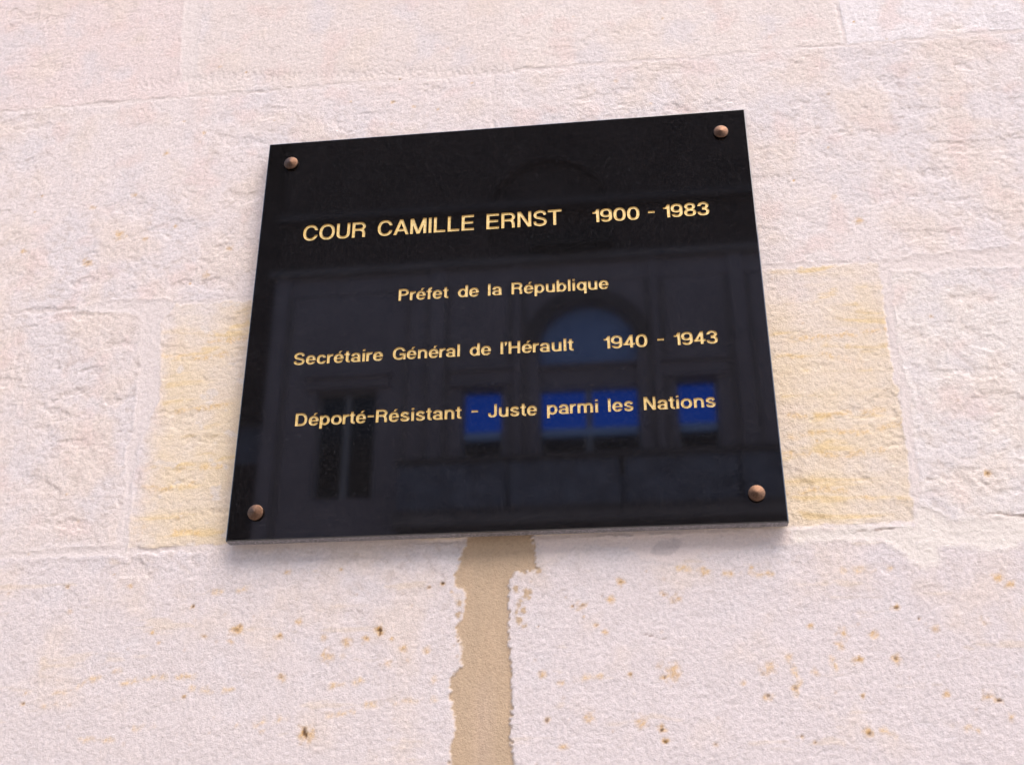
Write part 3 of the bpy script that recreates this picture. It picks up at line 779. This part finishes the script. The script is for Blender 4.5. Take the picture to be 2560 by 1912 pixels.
def contours(g):
    F, X, Y = g.F, g.X, g.Y
    S = F > 0
    segs = {}
    cells = np.argwhere((S[:-1, :-1] != S[1:, :-1]) | (S[:-1, :-1] != S[:-1, 1:]) | (S[:-1, :-1] != S[1:, 1:]))
    pt = {}
    def edge(i, j, d):
        k = (i, j, d)
        if k not in pt:
            i2, j2 = (i, j + 1) if d == 0 else (i + 1, j)
            t = F[i, j] / (F[i, j] - F[i2, j2])
            pt[k] = (X[i, j] + t * (X[i2, j2] - X[i, j]), Y[i, j] + t * (Y[i2, j2] - Y[i, j]))
        return k
    for i, j in cells:
        i, j = int(i), int(j)
        b0, b1, b2, b3 = S[i, j], S[i, j+1], S[i+1, j+1], S[i+1, j]
        e = [edge(i, j, 0) if b0 != b1 else None, edge(i, j+1, 1) if b1 != b2 else None, edge(i+1, j, 0) if b2 != b3 else None, edge(i, j, 1) if b3 != b0 else None]
        live = [q for q in e if q]
        if len(live) == 2: prs = [live]
        else: prs = [(e[3], e[0]), (e[1], e[2])] if not b0 else [(e[0], e[1]), (e[2], e[3])]
        for a, b_ in prs:
            segs.setdefault(a, []).append(b_)
            segs.setdefault(b_, []).append(a)
    loops, seen = [], set()
    for st in segs:
        if st in seen: continue
        lp, prev, cur = [], None, st
        while True:
            lp.append(cur)
            seen.add(cur)
            nx = [q for q in segs[cur] if q != prev and (q not in seen or q == st)]
            if not nx or nx[0] == st: break
            prev, cur = cur, nx[0]
        P = [pt[k] for k in lp]
        if len(P) > 6: loops.append(simplify(P, 0.0035))
    return loops

def simplify(P, tol):
    P = np.array(P)
    far = int(np.argmax(np.hypot(*(P - P[0]).T)))
    def dp(a):
        if len(a) < 3: return [a[0]]
        e = a[-1] - a[0]
        d = np.abs(e[0]*(a[:, 1] - a[0, 1]) - e[1]*(a[:, 0] - a[0, 0])) / (np.hypot(*e) + 1e-12)
        k = int(np.argmax(d))
        if d[k] < tol: return [a[0]]
        return dp(a[:k+1]) + dp(a[k:])
    return [tuple(p) for p in dp(P[:far+1]) + dp(np.vstack([P[far:], P[:1]]))]

# (word, left mm, right mm) per line; baseline mm, capital height mm, stroke mm
LINES = [
    [('COUR', -162.9, -110.8, 76.0, 14.4, 2.45), ('CAMILLE', -100.7, -21.8, 75.9, 14.4, 2.45), ('ERNST', -11.7, 48.7, 75.7, 14.4, 2.45),
     ('1900', 73.2, 110.3, 75.8, 12.0, 2.25), ('-', 117.0, 122.3, 75.8, 12.0, 2.25), ('1983', 128.9, 164.7, 75.9, 12.0, 2.25)],
    [('Préfet', -80.7, -41.0, 15.2, 10.4, 1.98), ('de', -33.6, -17.0, 15.2, 10.4, 1.98), ('la', -9.9, 1.1, 15.2, 10.4, 1.98), ('République', 8.6, 83.7, 15.1, 10.4, 1.98)],
    [('Secrétaire', -161.2, -90.7, -36.0, 10.4, 1.98), ('Général', -83.0, -30.9, -36.0, 10.4, 1.98), ('de', -23.5, -7.0, -36.0, 10.4, 1.98), ('l’Hérault', 0.2, 55.8, -35.9, 10.4, 1.98),
     ('1940', 78.3, 110.9, -36.0, 10.5, 1.98), ('-', 118.3, 123.2, -36.0, 10.5, 1.98), ('1943', 130.5, 162.8, -36.1, 10.5, 1.98)],
    [('Déporté-Résistant', -155.6, -28.6, -87.2, 10.4, 1.98), ('-', -21.3, -16.3, -87.2, 10.4, 1.98), ('Juste', -8.9, 27.6, -87.2, 10.4, 1.98), ('parmi', 34.9, 72.4, -87.2, 10.4, 1.98),
     ('les', 79.7, 98.2, -87.2, 10.4, 1.98), ('Nations', 105.7, 157.3, -87.2, 10.4, 1.98)]]
_cache = {}
def word_loops(word, xl, xr, base, cap, wmm):
    w = wmm / cap
    items, pos = [], 0.0
    for k, ch in enumerate(word):
        key = (ch, round(w, 4))
        if key not in _cache: _cache[key] = glyph(ch, w)
        sb = .045 if ch in ROUND else (.015 if ch in 'AT14rft’' else .078)
        sb *= 0.9
        if k: pos += sb
        items.append((pos, _cache[key]))
        pos += (WIDTH[ch] or w)
        if k < len(word) - 1: pos += sb
    target = (xr - xl) / cap
    n = len(word) - 1
    sx = 1.0
    if n:
        sx = min(1.10, max(0.92, target / pos))
        gap = (target - pos * sx) / n
    else:
        sx, gap = target / pos, 0
    print('WORD', word, 'nat %.3f target %.3f sx %.3f gap %.3f' % (pos, target, sx, gap))
    out = []
    for k, (p, lps) in enumerate(items):
        for lp in lps:
            out.append([((xl + cap * ((p + x) * sx + k * gap)) / 1000, (base + cap * y) / 1000) for x, y in lp])
    return out

# ------------------------------------------------------------------ plaque
PW, PH, PT = 0.400, 0.350, 0.010
DEPTH = 0.0006
plaque = tag(empty('commemorative_plaque', (0, 0, PZ)), 'polished black stone plaque with gold engraved French lettering fixed on the pale wall', 'plaque')
phrases = []
for ln in LINES:
    for nm, pick in (('engraved_text', lambda wd: wd[1] < 60 or len(ln) < 5 or wd[3] < -80), ('engraved_date', lambda wd: wd[1] >= 60 and len(ln) >= 5 and wd[3] > -80)):
        lps = [lp for wd in ln if pick(wd) for lp in word_loops(*wd)]
        if lps: phrases.append((nm, lps))
line_loops = [l for _, l in phrases]
a, bh = PW/2, PH/2
ch = 0.0007
rect = lambda i: [(-a + i, -bh + i), (a - i, -bh + i), (a - i, bh - i), (-a + i, bh - i)]
sv, sf = fill2d([rect(ch)] + [lp for ln in line_loops for lp in ln])
nfront = len(sf)
verts = list(sv)
faces = [tuple(f) for f in sf]
rings = [(ch, 0.0), (ch*0.3, ch*0.3), (0.0, ch), (0.0, PT)]
base_i = len(verts)
for ins, y in rings:
    verts += [(x, y, z) for x, z in rect(ins)]
mats_idx = [0] * nfront
for k in range(3):
    for q in range(4):
        i0, i1 = base_i + k*4 + q, base_i + k*4 + (q + 1) % 4
        faces.append((i0, i0 + 4, i1 + 4, i1))
        mats_idx.append(0 if k < 2 else 1)
b4 = base_i + 12
faces.append((b4, b4 + 3, b4 + 2, b4 + 1)[::-1])
mats_idx.append(1)
me = mesh('slab', verts, faces)
slab = link('slab', me, [M_GRANITE, M_SAWN], plaque)
me.polygons.foreach_set('material_index', mats_idx)
for nm, lps in phrases:
    fv, ff = fill2d(lps)
    vv = [(x, DEPTH, z) for x, y, z in fv]
    fc = list(ff)
    for lp in lps:
        ar = sum(p[0]*q[1] - q[0]*p[1] for p, q in zip(lp, lp[1:] + lp[:1]))
        n0 = len(vv)
        vv += [(x, 0.0, z) for x, z in lp] + [(x, DEPTH, z) for x, z in lp]
        n = len(lp)
        for i in range(n):
            j = (i + 1) % n
            fc.append((n0 + i, n0 + j, n0 + n + j, n0 + n + i))
    link(nm, mesh(nm, vv, fc), M_GOLD, plaque)

# turned copper caps over the fixing screws
def cap_mesh(seed):
    rnd = random.Random(seed)
    prof = [(0.0030, 0.0002), (0.0030, -0.0009), (0.0050, -0.0009), (0.0057, -0.0011), (0.0059, -0.0014), (0.0059, -0.0021), (0.0057, -0.0023), (0.0053, -0.00245), (0.0026, -0.00325), (0.0008, -0.0038), (0.0, -0.0039)]
    N = 64
    v, f = [], []
    for r_, y in prof[:-1]:
        v += [(r_ * math.cos(2*math.pi*k/N), y, r_ * math.sin(2*math.pi*k/N)) for k in range(N)]
    v.append((0, prof[-1][1], 0))
    for i in range(len(prof) - 2):
        for k in range(N):
            k2 = (k + 1) % N
            f.append((i*N + k, i*N + k2, (i+1)*N + k2, (i+1)*N + k))
    L = (len(prof) - 2) * N
    f += [(L + k, L + (k + 1) % N, len(v) - 1) for k in range(N)]
    me = mesh('screw_cap', v, f, True)
    return me
cm = cap_mesh(1)
cm.materials.append(M_COPPER)
for x, z in ((-0.1787, 0.1527), (0.1792, 0.1529), (-0.1790, -0.1545), (0.1800, -0.1542)):
    o = bpy.data.objects.new('screw_cap', cm)
    COL.objects.link(o)
    o.parent = plaque
    o.location = (x, 0, z)
    o.rotation_euler = (0, random.Random(x).uniform(0, 6.28), 0)
# ------------------------------------------------------------------ the building across the courtyard (the plaque mirrors it)
FY = -18.0
bld = tag(empty('courtyard_building', (-0.72, FY, 0)), 'grey stone house front with arched window mirrored in the polished plaque', 'building')
BX = 0.72                       # parts are placed in world metres, then shifted to the empty
def bpart(name, mb, mat, parent=None):
    o = mb.build(name, mat)
    o.parent = parent or bld
    if parent is None: o.location = (BX, 18.0, 0)
    return o
def rectl(x0, x1, z0, z1): return [(x0, z0), (x1, z0), (x1, z1), (x0, z1)]
def arch(cx, zs, r, z0, n=28):
    return [(cx - r, z0), (cx + r, z0)] + [(cx + r * math.cos(t), zs + r * math.sin(t)) for t in np.linspace(0, math.pi, n)]
def slab_with_holes(loops, y0, y1):
    """wall slab with openings, outer face at y0, back at y1"""
    v, f = fill2d(loops)
    mb = MB()
    mb.add([(x, y0, z) for x, y, z in v], [q[::-1] for q in f])
    for lp in loops:
        n = len(lp)
        vv = [(x, y0, z) for x, z in lp] + [(x, y1, z) for x, z in lp]
        mb.add(vv, [(i, (i + 1) % n, n + (i + 1) % n, n + i) for i in range(n)])
    return mb
OPEN = [rectl(-3.10, -2.33, 8.35, 10.20), arch(-0.72, 10.95, 0.93, 8.35), rectl(0.88, 1.63, 8.35, 10.20),
        rectl(-5.88, -4.74, 8.10, 10.26), rectl(3.30, 4.44, 8.10, 10.26)]
bpart('lower_wall', slab_with_holes([rectl(-6.95, 14, 0.0, 12.78)] + OPEN, FY, FY - 0.5), M_FACADE)
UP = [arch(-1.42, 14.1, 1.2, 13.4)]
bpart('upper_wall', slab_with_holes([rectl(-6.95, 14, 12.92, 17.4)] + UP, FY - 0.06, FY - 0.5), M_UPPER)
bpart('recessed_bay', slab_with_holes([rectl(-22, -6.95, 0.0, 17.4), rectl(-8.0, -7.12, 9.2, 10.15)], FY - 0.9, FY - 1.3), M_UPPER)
bpart('cornice', MB().box(-7.05, 14, FY - 0.5, FY + 0.14, 12.78, 12.92), M_GREYTRIM)
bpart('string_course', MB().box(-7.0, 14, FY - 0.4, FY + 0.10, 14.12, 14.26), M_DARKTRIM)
bpart('eaves', MB().box(-22, 14.6, FY - 2.0, FY + 1.1, 17.4, 17.62), M_EAVES)
bpart('roof', MB().box(-22, 14.4, FY - 4.0, FY + 0.5, 17.62, 18.3), M_ROOF)
bpart('back_wall', MB().box(-22, 14, FY - 4.0, FY - 3.6, 0, 17.4), M_EAVES)
# keystone console under the upper storey, with scrolls
mb = MB().box(-1.75, -0.15, FY + 0.0, FY + 0.30, 13.05, 13.30).box(-1.45, -0.45, FY, FY + 0.22, 12.93, 13.05).box(-2.1, 0.1, FY, FY + 0.10, 12.93, 13.02)
bpart('console', mb, M_EAVES)
# arch surround
cx, zs = -0.72, 10.95
t = np.linspace(0, math.pi, 32)
mb = MB().band([(cx + 0.95*math.cos(q), zs + 0.95*math.sin(q)) for q in t], [(cx + 1.22*math.cos(q), zs + 1.22*math.sin(q)) for q in t], FY + 0.002, FY + 0.07)
bpart('arch_surround', mb, M_DARKTRIM)
cx2, zs2 = -1.42, 14.1
mb = MB().band([(cx2 + 1.22*math.cos(q), zs2 + 1.22*math.sin(q)) for q in t], [(cx2 + 1.4*math.cos(q), zs2 + 1.4*math.sin(q)) for q in t], FY - 0.055, FY - 0.03)
bpart('blind_arch_surround', mb, M_UPPER)
bpart('blind_arch_panel', MB().box(-2.7, -0.15, FY - 0.30, FY - 0.20, 13.41, 15.5), M_UPPER)
# lintels
for x0, x1 in ((-3.30, -2.15), (0.68, 1.83)):
    bpart('lintel', MB().box(x0, x1, FY + 0.002, FY + 0.06, 10.22, 10.52).box(x0 - .04, x1 + .04, FY + 0.002, FY + 0.12, 10.525, 10.60), M_FACADE)
bpart('lintel', MB().box(-6.10, -4.50, FY + 0.002, FY + 0.06, 10.30, 10.52).box(-6.14, -4.46, FY + 0.002, FY + 0.12, 10.525, 10.60), M_FACADE)
# pilasters
for x0, x1 in ((-3.75, -3.45), (-2.12, -1.98), (0.52, 0.66), (2.02, 2.30), (-6.9, -6.62)):
    bpart('pilaster', MB().box(x0, x1, FY + 0.002, FY + 0.07, 7.0, 12.77), M_FACADE)
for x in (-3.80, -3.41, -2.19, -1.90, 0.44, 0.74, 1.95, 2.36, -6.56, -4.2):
    bpart('pilaster_edge', MB().box(x - 0.035, x + 0.035, FY + 0.002, FY + 0.03, 7.0, 12.3), M_GREYTRIM)
bpart('frieze', MB().box(-6.9, 14, FY + 0.003, FY + 0.02, 12.35, 12.77), M_FACADE)
# glazed windows
def window(x0, x1, z0, z1, glass, mull=None, bar=None):
    f = MB()
    y0, y1 = FY - 0.22, FY - 0.14
    e = 0.045
    f.box(x0, x0 + e, y0, y1, z0, z1).box(x1 - e, x1, y0, y1, z0, z1).box(x0 + e, x1 - e, y0, y1, z1 - e, z1).box(x0 + e, x1 - e, y0, y1, z0, z0 + e)
    if mull: f.box(mull - 0.06, mull + 0.06, y0 + 0.002, y1 + 0.02, z0 + e, z1 - e)
    o = bpart('window', f, M_PAINT)
    if glass is M_GLASS:
        bpart('meeting_rail', MB().box(x0 + e, x1 - e, y0 + 0.001, y1 + 0.04, 9.17, 9.33), M_BLUERAIL)
        MB().box(x0 + 0.01, x1 - 0.01, y0 + 0.03, y0 + 0.04, 9.331, z1 - 0.01).build('pane', glass, o)
        MB().box(x0 + 0.01, x1 - 0.01, y0 + 0.03, y0 + 0.04, z0 + 0.01, 9.169).build('pane', M_DARKGLASS, o)
    else:
        MB().box(x0 + 0.01, x1 - 0.01, y0 + 0.03, y0 + 0.04, z0 + 0.01, z1 - 0.01).build('pane', glass, o)
    return o
window(-3.10, -2.33, 8.35, 10.20, M_GLASS)
window(0.88, 1.63, 8.35, 10.20, M_GLASS)
w_ = window(-1.65, 0.21, 8.35, 10.14, M_GLASS, -0.73)
window(-5.88, -4.74, 8.10, 10.26, M_DARKGLASS, -5.31)
window(3.30, 4.44, 8.10, 10.26, M_DARKGLASS, 3.87)
# transom and fanlight of the big window
bpart('transom', MB().box(-1.65, 0.21, FY - 0.24, FY - 0.10, 10.145, 10.56).box(-1.65, 0.21, FY - 0.24, FY - 0.03, 10.565, 10.63), M_FACADE)
fv, ff = fill2d([arch(-0.72, 10.95, 0.925, 10.635)])
mb = MB()
mb.add([(x, FY - 0.18, z) for x, y, z in fv], [q[::-1] for q in ff])
mb.add([(x, FY - 0.20, z) for x, y, z in fv], ff)
bpart('fanlight', mb, M_FANLIGHT)
FY -= 0.9
window(-8.0, -7.12, 9.2, 10.15, M_RAIL)
FY += 0.9
# balcony in front of the three windows: slab, rail and balusters
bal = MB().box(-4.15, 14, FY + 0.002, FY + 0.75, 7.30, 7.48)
bpart('balcony_slab', bal, M_GREYTRIM)
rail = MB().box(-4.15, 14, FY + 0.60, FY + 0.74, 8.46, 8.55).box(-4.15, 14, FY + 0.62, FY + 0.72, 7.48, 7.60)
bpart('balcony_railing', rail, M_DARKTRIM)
for k in range(9):
    x = -4.1 + k * 2.0
    bpart('railing_panel', MB().box(x, x + 1.9, FY + 0.655, FY + 0.685, 7.605, 8.455), M_RAIL)
